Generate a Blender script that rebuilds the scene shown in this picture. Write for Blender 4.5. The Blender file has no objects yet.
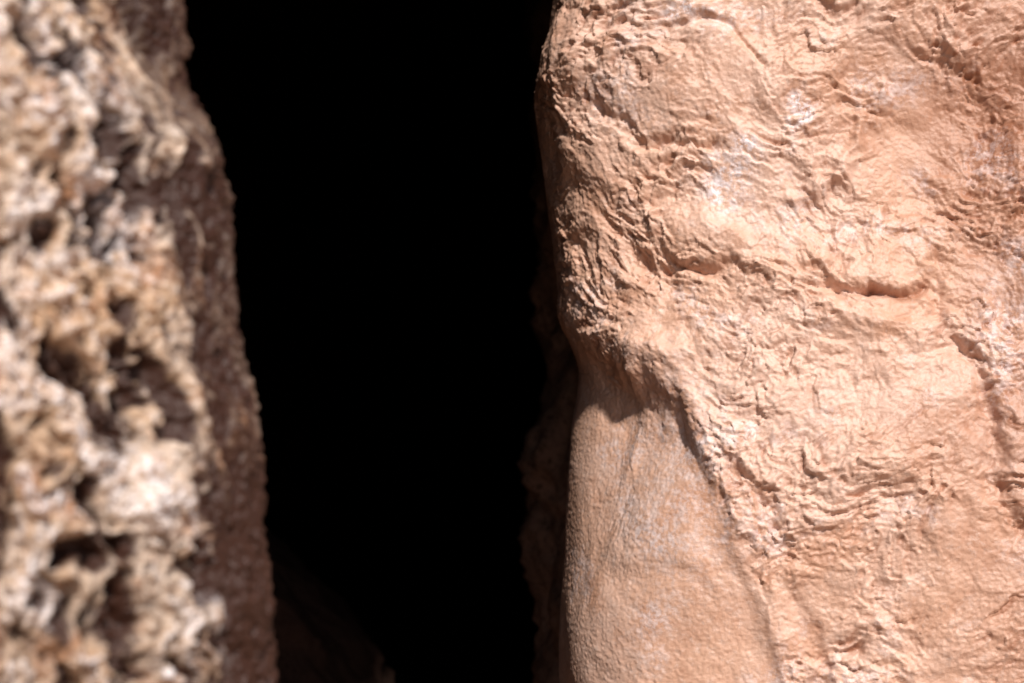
import bpy, math, numpy as np
from mathutils import Vector

CAMZ = 1.5
LENS = 50.0
K = 36.0 / LENS / 1024.0     # metres per reference unit at 1 m distance

# ------------------------------------------------------------------ noise
rng = np.random.RandomState(7)
PERM = rng.permutation(4096).astype(np.int64)
GA = rng.rand(4096) * 2 * np.pi
GX, GY = np.cos(GA), np.sin(GA)
R1, R2, R3 = rng.rand(4096), rng.rand(4096), rng.rand(4096)

def hsh(ix, iy, seed):
    a = PERM[(ix + seed * 131) & 4095]
    return PERM[(a + iy * 17 + seed * 57) & 4095]

def perlin(x, y, seed=0):
    ix = np.floor(x).astype(np.int64); iy = np.floor(y).astype(np.int64)
    fx = x - ix; fy = y - iy
    u = fx**3 * (fx * (fx * 6 - 15) + 10); v = fy**3 * (fy * (fy * 6 - 15) + 10)
    def g(dx, dy):
        h = hsh(ix + dx, iy + dy, seed)
        return GX[h] * (fx - dx) + GY[h] * (fy - dy)
    a = g(0, 0); b = g(1, 0); c = g(0, 1); d = g(1, 1)
    return ((a + u * (b - a)) * (1 - v) + (c + u * (d - c)) * v) * 1.5

def fbm(x, y, octv=4, seed=0, gain=0.5, lac=2.03):
    t = 0; amp = 1.0; n = 0
    for i in range(octv):
        t = t + amp * perlin(x, y, seed + i); n += amp
        x = x * lac + 3.7; y = y * lac - 1.9; amp *= gain
    return t / n

def ridged(x, y, octv=4, seed=0, gain=0.5):
    t = 0; amp = 1.0; n = 0
    for i in range(octv):
        t = t + amp * (1 - np.abs(perlin(x, y, seed + i)) * 2); n += amp
        x = x * 2.1 + 5.1; y = y * 2.1 + 1.3; amp *= gain
    return t / n

def worley(x, y, seed=0):
    ix = np.floor(x).astype(np.int64); iy = np.floor(y).astype(np.int64)
    f1 = np.full(x.shape, 9.0); cid = np.zeros(x.shape)
    fac = np.zeros(x.shape)
    for dx in (-1, 0, 1):
        for dy in (-1, 0, 1):
            h = hsh(ix + dx, iy + dy, seed)
            ox = ix + dx + R1[h] - x; oy = iy + dy + R2[h] - y
            d = np.sqrt(ox * ox + oy * oy)
            closer = d < f1
            cid = np.where(closer, R3[h], cid)
            tilt = GX[h] * ox + GY[h] * oy
            fac = np.where(closer, tilt, fac)
            f1 = np.where(closer, d, f1)
    return f1, cid, fac

def sst(a, b, x):
    t = np.clip((x - a) / (b - a), 0, 1)
    return t * t * (3 - 2 * t)

def terrace(h, n, sharp):
    q = h * n; f = np.floor(q); r = q - f
    return (f + np.clip((r - 0.5) * sharp + 0.5, 0, 1)) / n

def axis(lo_far, lo, hi, hi_far, step, mx):
    mid = list(np.arange(lo, hi, step))
    s = step; p = lo; left = []
    while p > lo_far:
        s = min(s * 1.07, mx); p -= s; left.append(p)
    s = step; p = mid[-1]; right = []
    while p < hi_far:
        s = min(s * 1.07, mx); p += s; right.append(p)
    return np.array(left[::-1] + mid + right)

def seg(PX, PY, pts, w):
    best = np.full(PX.shape, 1e9)
    for (x0, y0), (x1, y1) in zip(pts[:-1], pts[1:]):
        dx, dy = x1 - x0, y1 - y0
        t = np.clip(((PX - x0) * dx + (PY - y0) * dy) / (dx * dx + dy * dy), 0, 1)
        d = np.hypot(PX - x0 - t * dx, PY - y0 - t * dy)
        best = np.minimum(best, d)
    return np.exp(-(best / w) ** 2)

def blob(PX, PY, cx, cy, rx, ry, ang=0):
    a = math.radians(ang); dx = PX - cx; dy = PY - cy
    u = dx * math.cos(a) + dy * math.sin(a); v = -dx * math.sin(a) + dy * math.cos(a)
    return np.exp(-(u / rx) ** 2 - (v / ry) ** 2)

def make_mesh(name, X, Y, Z, attrs, mat, flip=False):
    nr, nc = X.shape
    me = bpy.data.meshes.new(name)
    co = np.stack([X, Y, Z], -1).reshape(-1, 3).astype(np.float32)
    idx = np.arange(nr * nc).reshape(nr, nc)
    a, b, c, d = idx[:-1, :-1], idx[:-1, 1:], idx[1:, 1:], idx[1:, :-1]
    q = np.stack([a, b, c, d] if not flip else [a, d, c, b], -1).reshape(-1, 4)
    me.vertices.add(len(co)); me.vertices.foreach_set('co', co.ravel())
    me.loops.add(q.size); me.loops.foreach_set('vertex_index', q.ravel().astype(np.int32))
    me.polygons.add(len(q))
    me.polygons.foreach_set('loop_start', (np.arange(len(q)) * 4).astype(np.int32))
    me.polygons.foreach_set('loop_total', np.full(len(q), 4, np.int32))
    me.update(calc_edges=True)
    me.polygons.foreach_set('use_smooth', np.ones(len(q), bool))
    for k, v in attrs.items():
        at = me.attributes.new(k, 'FLOAT', 'POINT')
        at.data.foreach_set('value', v.reshape(-1).astype(np.float32))
    me.materials.append(mat)
    ob = bpy.data.objects.new(name, me)
    bpy.context.collection.objects.link(ob)
    return ob

# ------------------------------------------------------------------ materials
def rock_mat(name, cols, crev_and_shade, mineral_and_lit, rough=0.75, scale=1.0, bump=0.35, bscale=1.0, speck=0.5, mlo=0.42, mhi=0.58, spec=0.45):
    m = bpy.data.materials.new(name); m.use_nodes = True
    nt = m.node_tree; N = nt.nodes; L = nt.links; N.clear()
    out = N.new('ShaderNodeOutputMaterial'); bs = N.new('ShaderNodeBsdfPrincipled')
    L.new(bs.outputs[0], out.inputs[0])
    tc = N.new('ShaderNodeTexCoord')
    def noise(sc, det=3, ro=0.6, dist=0.0):
        n = N.new('ShaderNodeTexNoise'); n.inputs['Scale'].default_value = sc * scale
        n.inputs['Detail'].default_value = det; n.inputs['Roughness'].default_value = ro
        n.inputs['Distortion'].default_value = dist
        L.new(tc.outputs['Object'], n.inputs['Vector']); return n.outputs['Fac']
    def ramp(inp, lo, hi):
        r = N.new('ShaderNodeMapRange'); r.inputs[1].default_value = lo; r.inputs[2].default_value = hi
        r.interpolation_type = 'SMOOTHSTEP'
        L.new(inp, r.inputs[0]); return r.outputs[0]
    def mix(f, a, b, mode='MIX'):
        x = N.new('ShaderNodeMix'); x.data_type = 'RGBA'; x.blend_type = mode
        L.new(f, x.inputs[0])
        for s, v in ((6, a), (7, b)):
            if isinstance(v, tuple): x.inputs[s].default_value = (*v, 1)
            else: L.new(v, x.inputs[s])
        return x.outputs[2]
    def mul(a, b):
        x = N.new('ShaderNodeMath'); x.operation = 'MULTIPLY'
        L.new(a, x.inputs[0])
        if isinstance(b, float): x.inputs[1].default_value = b
        else: L.new(b, x.inputs[1])
        return x.outputs[0]
    def attr(n):
        a = N.new('ShaderNodeAttribute'); a.attribute_name = n; return a.outputs['Fac']
    c = mix(ramp(noise(3, 3), 0.38, 0.62), cols[0], cols[1])
    c = mix(ramp(noise(9, 5, 0.65), 0.5, 0.68), c, cols[2])
    fine = noise(70, 4, 0.75)
    c = mix(mul(ramp(fine, 0.52, 0.7), speck), c, cols[3])
    c = mix(mul(ramp(fine, 0.48, 0.3), speck * 0.7), c, cols[2])
    c = mix(attr('crev_and_shade'), c, crev_and_shade)
    mm = mul(attr('mineral_and_lit'), ramp(fine, mlo, mhi))
    c = mix(mm, c, mineral_and_lit)
    L.new(c, bs.inputs['Base Color'])
    rr = N.new('ShaderNodeMapRange')
    rr.inputs[3].default_value = rough; rr.inputs[4].default_value = 0.36
    L.new(mm, rr.inputs[0]); L.new(rr.outputs[0], bs.inputs['Roughness'])
    bs.inputs['Specular IOR Level'].default_value = spec
    b1 = N.new('ShaderNodeBump'); b1.inputs['Strength'].default_value = bump
    b1.inputs['Distance'].default_value = 0.003
    L.new(noise(190 * bscale, 4, 0.65), b1.inputs['Height'])
    L.new(b1.outputs[0], bs.inputs['Normal'])
    return m

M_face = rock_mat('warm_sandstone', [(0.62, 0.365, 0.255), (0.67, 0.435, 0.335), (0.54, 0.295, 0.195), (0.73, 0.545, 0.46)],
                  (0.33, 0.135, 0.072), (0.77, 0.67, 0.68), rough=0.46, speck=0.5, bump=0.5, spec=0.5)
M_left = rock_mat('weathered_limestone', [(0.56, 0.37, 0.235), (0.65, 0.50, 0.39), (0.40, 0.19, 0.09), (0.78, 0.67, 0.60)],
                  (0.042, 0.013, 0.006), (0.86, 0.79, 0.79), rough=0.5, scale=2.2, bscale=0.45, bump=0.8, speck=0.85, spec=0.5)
M_cave = rock_mat('shade_darkened_rock', [(0.030, 0.013, 0.010), (0.038, 0.017, 0.012), (0.02, 0.010, 0.008), (0.045, 0.024, 0.018)],  # rock colour taken down to near black to carry the cave's shade
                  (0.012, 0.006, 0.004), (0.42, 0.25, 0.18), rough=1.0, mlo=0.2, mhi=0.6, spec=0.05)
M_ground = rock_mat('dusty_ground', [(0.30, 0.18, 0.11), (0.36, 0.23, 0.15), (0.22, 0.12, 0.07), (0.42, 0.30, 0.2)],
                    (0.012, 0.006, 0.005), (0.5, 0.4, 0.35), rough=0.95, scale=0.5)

# ------------------------------------------------------------------ right rock face
s = axis(-1.4, -0.08, 1.36, 5.5, 0.0018, 0.03)
z = axis(-1.7, -0.62, 0.62, 3.6, 0.0018, 0.03)
SS, ZZ = np.meshgrid(s, z)
PYr = 341.5 - ZZ / (K * 2.25)
ex = np.interp(PYr, [-400, 0, 30, 60, 90, 130, 170, 200, 260, 310, 348, 372, 400, 450, 520, 600, 683, 900],
                    [600, 549, 543, 537, 538, 542, 547, 551, 560, 569, 575, 578, 576, 568, 556, 547, 543, 530])
kk = np.ones(25) / 25
ex = np.apply_along_axis(lambda c: np.convolve(np.pad(c, 12, 'edge'), kk, 'valid'), 0, ex)
y_sil = 2.46 + 0.04 * np.sin(ZZ * 3)
x_sil = (ex - 512) * K * y_sil
L0 = 0.52
t = np.clip(s / L0, 0, 1)
beta = np.radians(np.where(s >= 0, -84 + 74 * (1 - (1 - t) ** 1.6), -84 + np.clip(s / 0.25, -1, 0) * 55))
beta = beta + np.radians(14) * sst(1.0, 1.6, s)
ds = np.gradient(s)
i0 = np.argmin(np.abs(s))
cx = np.cumsum(np.cos(beta) * ds); cy = np.cumsum(np.sin(beta) * ds)
cx -= cx[i0]; cy -= cy[i0]
X = x_sil + cx[None, :]; Y = y_sil + cy[None, :]
nx = np.sin(beta)[None, :] * np.ones_like(X); ny = -np.cos(beta)[None, :] * np.ones_like(X)
PX = 512 + X / (K * np.maximum(Y, 0.5)); PY = 341.5 - ZZ / (K * np.maximum(Y, 0.5))
D = np.zeros_like(X)
wx = fbm(SS * 5, ZZ * 5, 3, 11) * 0.08; wz = fbm(SS * 5, ZZ * 5, 3, 21) * 0.08
a = SS + wx; b = ZZ + wz
PXw = PX + fbm(SS * 12, ZZ * 12, 4, 31) * 26; PYw = PY + fbm(SS * 12, ZZ * 12, 4, 41) * 26
edge = 0.3 + 0.7 * sst(0.0, 0.16, SS)
e2 = sst(-0.05, 0.22, SS)
D += 0.05 * fbm(SS * 1.6, ZZ * 1.6, 2, 3) * edge
lowmask = 1 - 0.6 * sst(-0.1, -0.25, ZZ) * (1 - sst(0.35, 0.6, SS))
D += 0.030 * fbm(a * 4.5, b * 4.5, 3, 5) * edge * lowmask
# upper bulge overhanging a smoother hollow below
crease_y = np.interp(PX, [540, 577, 610, 650, 680, 705, 735, 765, 790, 830],
                         [335, 342, 358, 372, 392, 445, 520, 590, 683, 860])
dcr = PYw * 0.35 + PY * 0.65 - crease_y + 14 * fbm(SS * 8, ZZ * 8, 3, 151)
below = sst(-8, 38, dcr)
lowfade = 1 - 0.8 * sst(390, 600, PY)
D -= 0.032 * below * lowfade * (1 - sst(700, 900, PX)) * (0.25 + 0.75 * e2)
D -= 0.008 * below * sst(0, 70, dcr) * e2
# lower flank rounds away into the cave
D -= 0.036 * sst(-0.10, -0.42, ZZ) * np.exp(-(np.clip(SS, 0, None) / 0.22) ** 2)
D += 0.030 * blob(PX, PY, 615, 280, 100, 80, 30) * (0.3 + 0.7 * e2)
D += 0.012 * np.exp(-((PY - crease_y + 22) / 22) ** 2) * (1 - sst(640, 760, PX))
D += 0.018 * below * blob(PX, PY, 690, 570, 80, 170, 12)
D += 0.02 * blob(PX, PY, 610, 60, 90, 110) * edge * e2
# folds & ledges
D += 0.018 * blob(PXw, PYw, 840, 268, 80, 26, 4)
D += 0.022 * blob(PXw, PYw, 838, 322, 36, 22, 20)
D -= 0.018 * seg(PXw, PYw, [(868, 292), (900, 294), (930, 286)], 7)
D -= 0.012 * seg(PXw, PYw, [(810, 262), (830, 288), (868, 292)], 7)
D -= 0.010 * seg(PXw, PYw, [(655, 262), (700, 262), (735, 268)], 7)
D += 0.012 * blob(PXw, PYw, 700, 235, 60, 22, 10)
D -= 0.010 * seg(PXw, PYw, [(610, 120), (650, 140), (705, 152)], 7)
D += 0.012 * blob(PXw, PYw, 690, 345, 60, 18, -12)
D -= 0.014 * seg(PXw, PYw, [(930, 260), (950, 330), (985, 410), (1010, 520)], 12)
D += 0.014 * blob(PXw, PYw, 1005, 380, 30, 90, -8)
D -= 0.006 * seg(PXw, PYw, [(700, 430), (760, 500), (790, 590), (830, 690)], 10)
D -= 0.040 * blob(PX, PY, 940, 110, 95, 90, -20)
D += 0.012 * seg(PXw, PYw, [(880, 80), (865, 140), (800, 200)], 9)
D += 0.02 * blob(PXw, PYw, 700, 12, 24, 26)
D -= 0.008 * seg(PXw, PYw, [(690, 30), (725, 20), (760, 60)], 6)
# roughness distribution
smooth_m = np.clip(below * (1 - sst(740, 800, PX - (PY - 500) * 0.25)) * 0.84 + 0.8 * blob(PX, PY, 915, 130, 75, 70)
                   + 0.4 * blob(PX, PY, 740, 60, 60, 50) + 0.4 * blob(PX, PY, 700, 310, 90, 30) + 0.3 * blob(PX, PY, 950, 620, 90, 120), 0, 0.88)
rmod = sst(-0.35, 0.3, fbm(SS * 6, ZZ * 6, 3, 61))
rg = (0.28 + 0.72 * rmod) * (1 - smooth_m)
rge = rg * edge
ca, sa = math.cos(0.45), math.sin(0.45)
u = (a * ca - b * sa); v = (a * sa + b * ca)
w2 = fbm(SS * 25, ZZ * 25, 3, 71) * 0.010; w3 = fbm(SS * 25 + 9, ZZ * 25, 3, 81) * 0.010
h1 = fbm((u + w2) * 13, (v + w3) * 19, 4, 91)
D += rge * 0.017 * terrace(h1, 7, 1.7)
h2 = fbm((u + w2) * 42, (v + w3) * 52, 4, 101)
D += rge * 0.0055 * terrace(h2, 5, 1.7)
f1, cid, fac = worley((u + w2 * 1.6) * 52, (v + w3 * 1.6) * 66, 5)
D += rge * (0.0046 * fac + 0.0014 * cid)
D += (0.3 + 0.7 * rg) * 0.0018 * ridged(SS * 60 + w2 * 60, ZZ * 72, 3, 111)
D += (0.4 + 0.6 * rg) * 0.0022 * fbm(SS * 150, ZZ * 165, 2, 121)
f1b, cidb, _ = worley(a * 30 + w2 * 40, b * 46 + w3 * 40, 15)
pit = (cidb > 0.76) * np.clip(1 - f1b * 2.2, 0, 1)
D -= rge * 0.006 * pit
crev_and_shade = np.clip(sst(0.05, 0.45, -h2) * rg * 0.6 + 0.6 * pit * rg
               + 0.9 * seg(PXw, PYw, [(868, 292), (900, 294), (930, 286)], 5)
               + 0.32 * blob(PXw, PYw, 970, 90, 110, 110, -20) + 0.38 * sst(890, 1060, PX)  # top right hollow and right edge: weaker light put into the colour
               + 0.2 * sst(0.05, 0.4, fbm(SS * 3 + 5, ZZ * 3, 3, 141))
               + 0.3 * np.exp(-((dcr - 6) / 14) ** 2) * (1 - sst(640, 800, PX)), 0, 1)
mineral_and_lit = np.clip(blob(PXw, PYw, 722, 185, 20, 26) + blob(PXw, PYw, 742, 150, 14, 14) + blob(PXw, PYw, 798, 110, 10, 18)
                  + blob(PXw, PYw, 690, 12, 24, 12) + 0.5 * blob(PXw, PYw, 1000, 340, 26, 60) + 0.4 * blob(PXw, PYw, 880, 225, 60, 14)
                  + 0.35 * sst(0.05, 0.45, fbm(SS * 9, ZZ * 9, 4, 131)) + 0.35 * blob(PXw, PYw, 680, 480, 60, 110), 0, 1)
top = np.clip(ZZ - 2.2, 0, None)
X2 = X + nx * D; Y2 = Y + ny * D + top ** 2 * 0.8
make_mesh('sandstone_rock_face', X2, Y2, ZZ + CAMZ + D * 0.25, {'crev_and_shade': crev_and_shade, 'mineral_and_lit': mineral_and_lit}, M_face)

# ------------------------------------------------------------------ left rock outcrop
s = axis(-1.4, -0.06, 0.60, 4.5, 0.0014, 0.03)
z = axis(-1.7, -0.34, 0.34, 3.4, 0.0014, 0.03)
SS, ZZ = np.meshgrid(s, z)
ys = 1.22
PYr = 341.5 - ZZ / (K * ys)
ex = np.interp(PYr, [-500, -60, 0, 50, 80, 110, 150, 200, 280, 340, 400, 450, 520, 600, 683, 900],
                    [150, 157, 160, 162, 172, 186, 202, 206, 214, 228, 244, 252, 258, 264, 270, 300])
x_sil = (ex - 512) * K * ys
beta = np.radians(np.interp(s, [-0.15, 0, 0.03, 0.13, 0.20, 0.5, 0.9, 5], [-43, -102, -118, -122, -144, -148, -180, -180]))
ds = np.gradient(s); i0 = np.argmin(np.abs(s))
cx = np.cumsum(np.cos(beta) * ds); cy = np.cumsum(np.sin(beta) * ds); cx -= cx[i0]; cy -= cy[i0]
X = x_sil + cx[None, :]; Y = ys + cy[None, :] + 0 * ZZ
nx = -np.sin(beta)[None, :] * np.ones_like(X); ny = np.cos(beta)[None, :] * np.ones_like(X)
PX = 512 + X / (K * np.maximum(Y, 0.3)); PY = 341.5 - ZZ / (K * np.maximum(Y, 0.3))
w2 = fbm(SS * 20, ZZ * 20, 4, 171) * 0.022; w3 = fbm(SS * 20 + 9, ZZ * 20, 4, 181) * 0.022
D = 0.022 * fbm(SS * 5, ZZ * 4, 2, 203)
front = sst(0.05, 0.14, SS)
rr = 0.3 + 0.7 * front
h0 = fbm((SS + w2) * 13, (ZZ + w3) * 8, 3, 231, gain=0.55)
h1 = fbm((SS + w2) * 34, (ZZ + w3) * 20, 5, 191, gain=0.70)
D += rr * (0.034 * terrace(h0, 4, 1.8) + 0.030 * h1)
f1, cid, fac = worley((SS + w2) * 42, (ZZ + w3) * 21, 25)
pm = sst(-0.25, 0.2, fbm(SS * 9, ZZ * 6, 2, 261))
pit = (cid > 0.45) * np.clip(1 - f1 * 1.5, 0, 1) * pm
f1c, cidc, facc = worley((SS + w2) * 110, (ZZ + w3) * 70, 35)
pit2 = (cidc > 0.5) * np.clip(1 - f1c * 1.7, 0, 1)
D -= rr * (0.028 * pit + 0.005 * pit2)
D += rr * (0.010 * fac + 0.004 * facc)
D += 0.004 * fbm(SS * 150, ZZ * 130, 3, 221)
D -= 0.02 * seg(PX, PY, [(120, -60), (140, 20), (180, 110)], 10)
crev_and_shade = np.clip(sst(0.03, 0.27, -h1 * 0.8 - h0 * 0.6) * 0.95 + 1.0 * sst(0.05, 0.35, pit) + 0.4 * pit2
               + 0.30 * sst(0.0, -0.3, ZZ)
               + 0.88 * (1 - sst(0.03, 0.12, SS + 0.14 * h1 + 0.12 * h0 - 0.03 * sst(0.0, -0.3, ZZ))), 0, 1)  # flank turned from the sun: its shade is painted into the tint
mineral_and_lit = np.clip(sst(0.0, 0.26, h1 + 0.5 * fbm(SS * 6, ZZ * 6, 2, 241) + 0.15 * ZZ) * 0.85, 0, 1) * front * (1 - sst(0.05, 0.4, pit))
top = np.clip(ZZ - 2.0, 0, None)
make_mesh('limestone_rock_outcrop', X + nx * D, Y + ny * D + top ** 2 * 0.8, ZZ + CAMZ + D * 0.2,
          {'crev_and_shade': crev_and_shade, 'mineral_and_lit': mineral_and_lit}, M_left, flip=True)

# ------------------------------------------------------------------ cave interior
path = np.array([(-0.70, 1.72), (-1.0, 2.3), (-1.1, 3.2), (-1.2, 4.2), (-1.4, 5.6), (-1.5, 7.5), (-1.2, 10.2), (-0.4, 12.3), (0.6, 12.4),
                 (1.2, 10.8), (1.2, 7.0), (0.62, 5.0), (0.42, 4.2), (0.09, 3.65), (0.02, 3.35), (0.13, 3.05), (0.55, 2.85), (0.9, 2.95)])
dl = np.r_[0, np.cumsum(np.hypot(*np.diff(path, axis=0).T))]
s = np.arange(0, dl[-1], 0.016)
px = np.interp(s, dl, path[:, 0]); py = np.interp(s, dl, path[:, 1])
k = np.ones(13) / 13
pxs = np.convolve(np.pad(px, 6, 'edge'), k, 'valid'); pys = np.convolve(np.pad(py, 6, 'edge'), k, 'valid')
tx = np.gradient(pxs); ty = np.gradient(pys); n = np.hypot(tx, ty) + 1e-9; tx /= n; ty /= n
z = np.arange(-1.7, 2.6, 0.018)
SS, ZZ = np.meshgrid(s, z)
near = np.exp(-((pys - 3.1) / 0.55) ** 2) * (pxs > -0.1)
D = (0.16 - 0.08 * near)[None] * fbm(SS * 1.3, ZZ * 1.3, 3, 301) + 0.05 * terrace(fbm(SS * 6, ZZ * 6, 4, 311), 5, 2.0) + 0.03 * fbm(SS * 20, ZZ * 20, 3, 321)
crev_and_shade = sst(0, 0.4, -fbm(SS * 6, ZZ * 6, 3, 311))
mineral_and_lit = np.clip(near * 1.8, 0, 1)[None] * sst(0.75, 0.1, ZZ + 0.3 * fbm(SS * 3, ZZ * 3, 3, 331)) * (0.75 + 0.25 * sst(-0.2, 0.3, fbm(SS * 8, ZZ * 8, 3, 341)))  # near wall painted as lighter plain rock, where entrance light reaches
lowl = ((pxs < -0.2) * np.exp(-((pys - 3.5) / 0.9) ** 2))[None] * sst(0.3, -1.0, ZZ)
mineral_and_lit = np.clip(mineral_and_lit + 0.10 * lowl, 0, 1)  # low left bulge lightened too, faint light put into the colour
nsx = pxs[None] + ty[None] * D + 0.85 * lowl + near[None] * (0.03 * np.sin(ZZ * 5 + 1))
make_mesh('cave_wall', nsx, pys[None] - tx[None] * D, ZZ + CAMZ, {'crev_and_shade': crev_and_shade * 0.5, 'mineral_and_lit': mineral_and_lit}, M_cave, flip=True)

gx = np.arange(-2.4, 2.4, 0.025)
gs = np.arange(0, 15.5, 0.03)
XX, GG = np.meshgrid(gx, gs)
yb = 12.8 - GG
lip = np.interp(XX, [-2.2, -0.5, -0.05, 0.12, 0.3, 2.2], [1.5, 1.35, 1.45, 2.45, 2.62, 2.9])  # unseen lip, shaped to keep sun and sky light out of the gap
over = np.clip(GG - (12.8 - lip), 0, None)
Yr = np.maximum(yb, lip) + over ** 2 * 0.10
Zr = 0.66 + CAMZ - 0.14 + over + 0.9 * sst(2.0, 5, np.maximum(yb, lip)) + 0.2 * sst(1.4, 2.0, np.maximum(yb, lip))
D = 0.10 * fbm(XX * 2, GG * 2, 3, 401) + 0.05 * terrace(fbm(XX * 7, GG * 7, 4, 411), 5, 2.5) + 0.015 * fbm(XX * 25, GG * 25, 3, 421)
make_mesh('cave_roof', XX, Yr - D * (over > 0), Zr - D * 0.6, {'crev_and_shade': 0 * D, 'mineral_and_lit': 0.7 * sst(0.0, 0.3, over)}, M_cave)

# ------------------------------------------------------------------ ground
g = axis(-90, -3, 3, 90, 0.04, 2.0)
XX, YY = np.meshgrid(g, g + 2)
H = 0.03 * fbm(XX * 1.2, YY * 1.2, 4, 501) + 0.012 * ridged(XX * 6, YY * 6, 3, 511)
make_mesh('ground', XX, YY, H - 0.02, {'crev_and_shade': sst(1.8, 2.8, YY) * (np.abs(XX) < 3), 'mineral_and_lit': 0 * H}, M_ground)  # floor colour goes near black inside the cave, standing in for shade

# ------------------------------------------------------------------ light
EL, AZ = 45.0, 12.0
w = bpy.data.worlds.new('World'); bpy.context.scene.world = w; w.use_nodes = True
nt = w.node_tree; bg = nt.nodes['Background']; sky = nt.nodes.new('ShaderNodeTexSky')
sky.sky_type = 'NISHITA'; sky.sun_disc = False
sky.sun_elevation = math.radians(EL); sky.sun_rotation = math.radians(180 - AZ)
nt.links.new(sky.outputs[0], bg.inputs[0]); bg.inputs[1].default_value = 0.09
tosun = Vector((math.sin(math.radians(AZ)) * math.cos(math.radians(EL)), -math.cos(math.radians(AZ)) * math.cos(math.radians(EL)), math.sin(math.radians(EL))))
sd = bpy.data.lights.new('sun', 'SUN'); sd.energy = 5.0; sd.angle = math.radians(3); sd.color = (1.0, 0.95, 0.89)
so = bpy.data.objects.new('sun', sd); so.rotation_euler = (-tosun).to_track_quat('-Z', 'Y').to_euler(); so.location = (0, -3, 6)
bpy.context.collection.objects.link(so)

# ------------------------------------------------------------------ camera
cd = bpy.data.cameras.new('camera'); cd.lens = LENS; cd.sensor_width = 36; cd.clip_end = 500; cd.clip_start = 0.05
cd.dof.use_dof = True; cd.dof.focus_distance = 2.06; cd.dof.aperture_fstop = 3.0
co = bpy.data.objects.new('camera', cd); co.location = (0, 0, CAMZ); co.rotation_euler = (math.radians(90), 0, 0)
bpy.context.collection.objects.link(co)
sc = bpy.context.scene; sc.camera = co
sc.view_settings.view_transform = 'Standard'; sc.view_settings.look = 'None'; sc.view_settings.exposure = 0
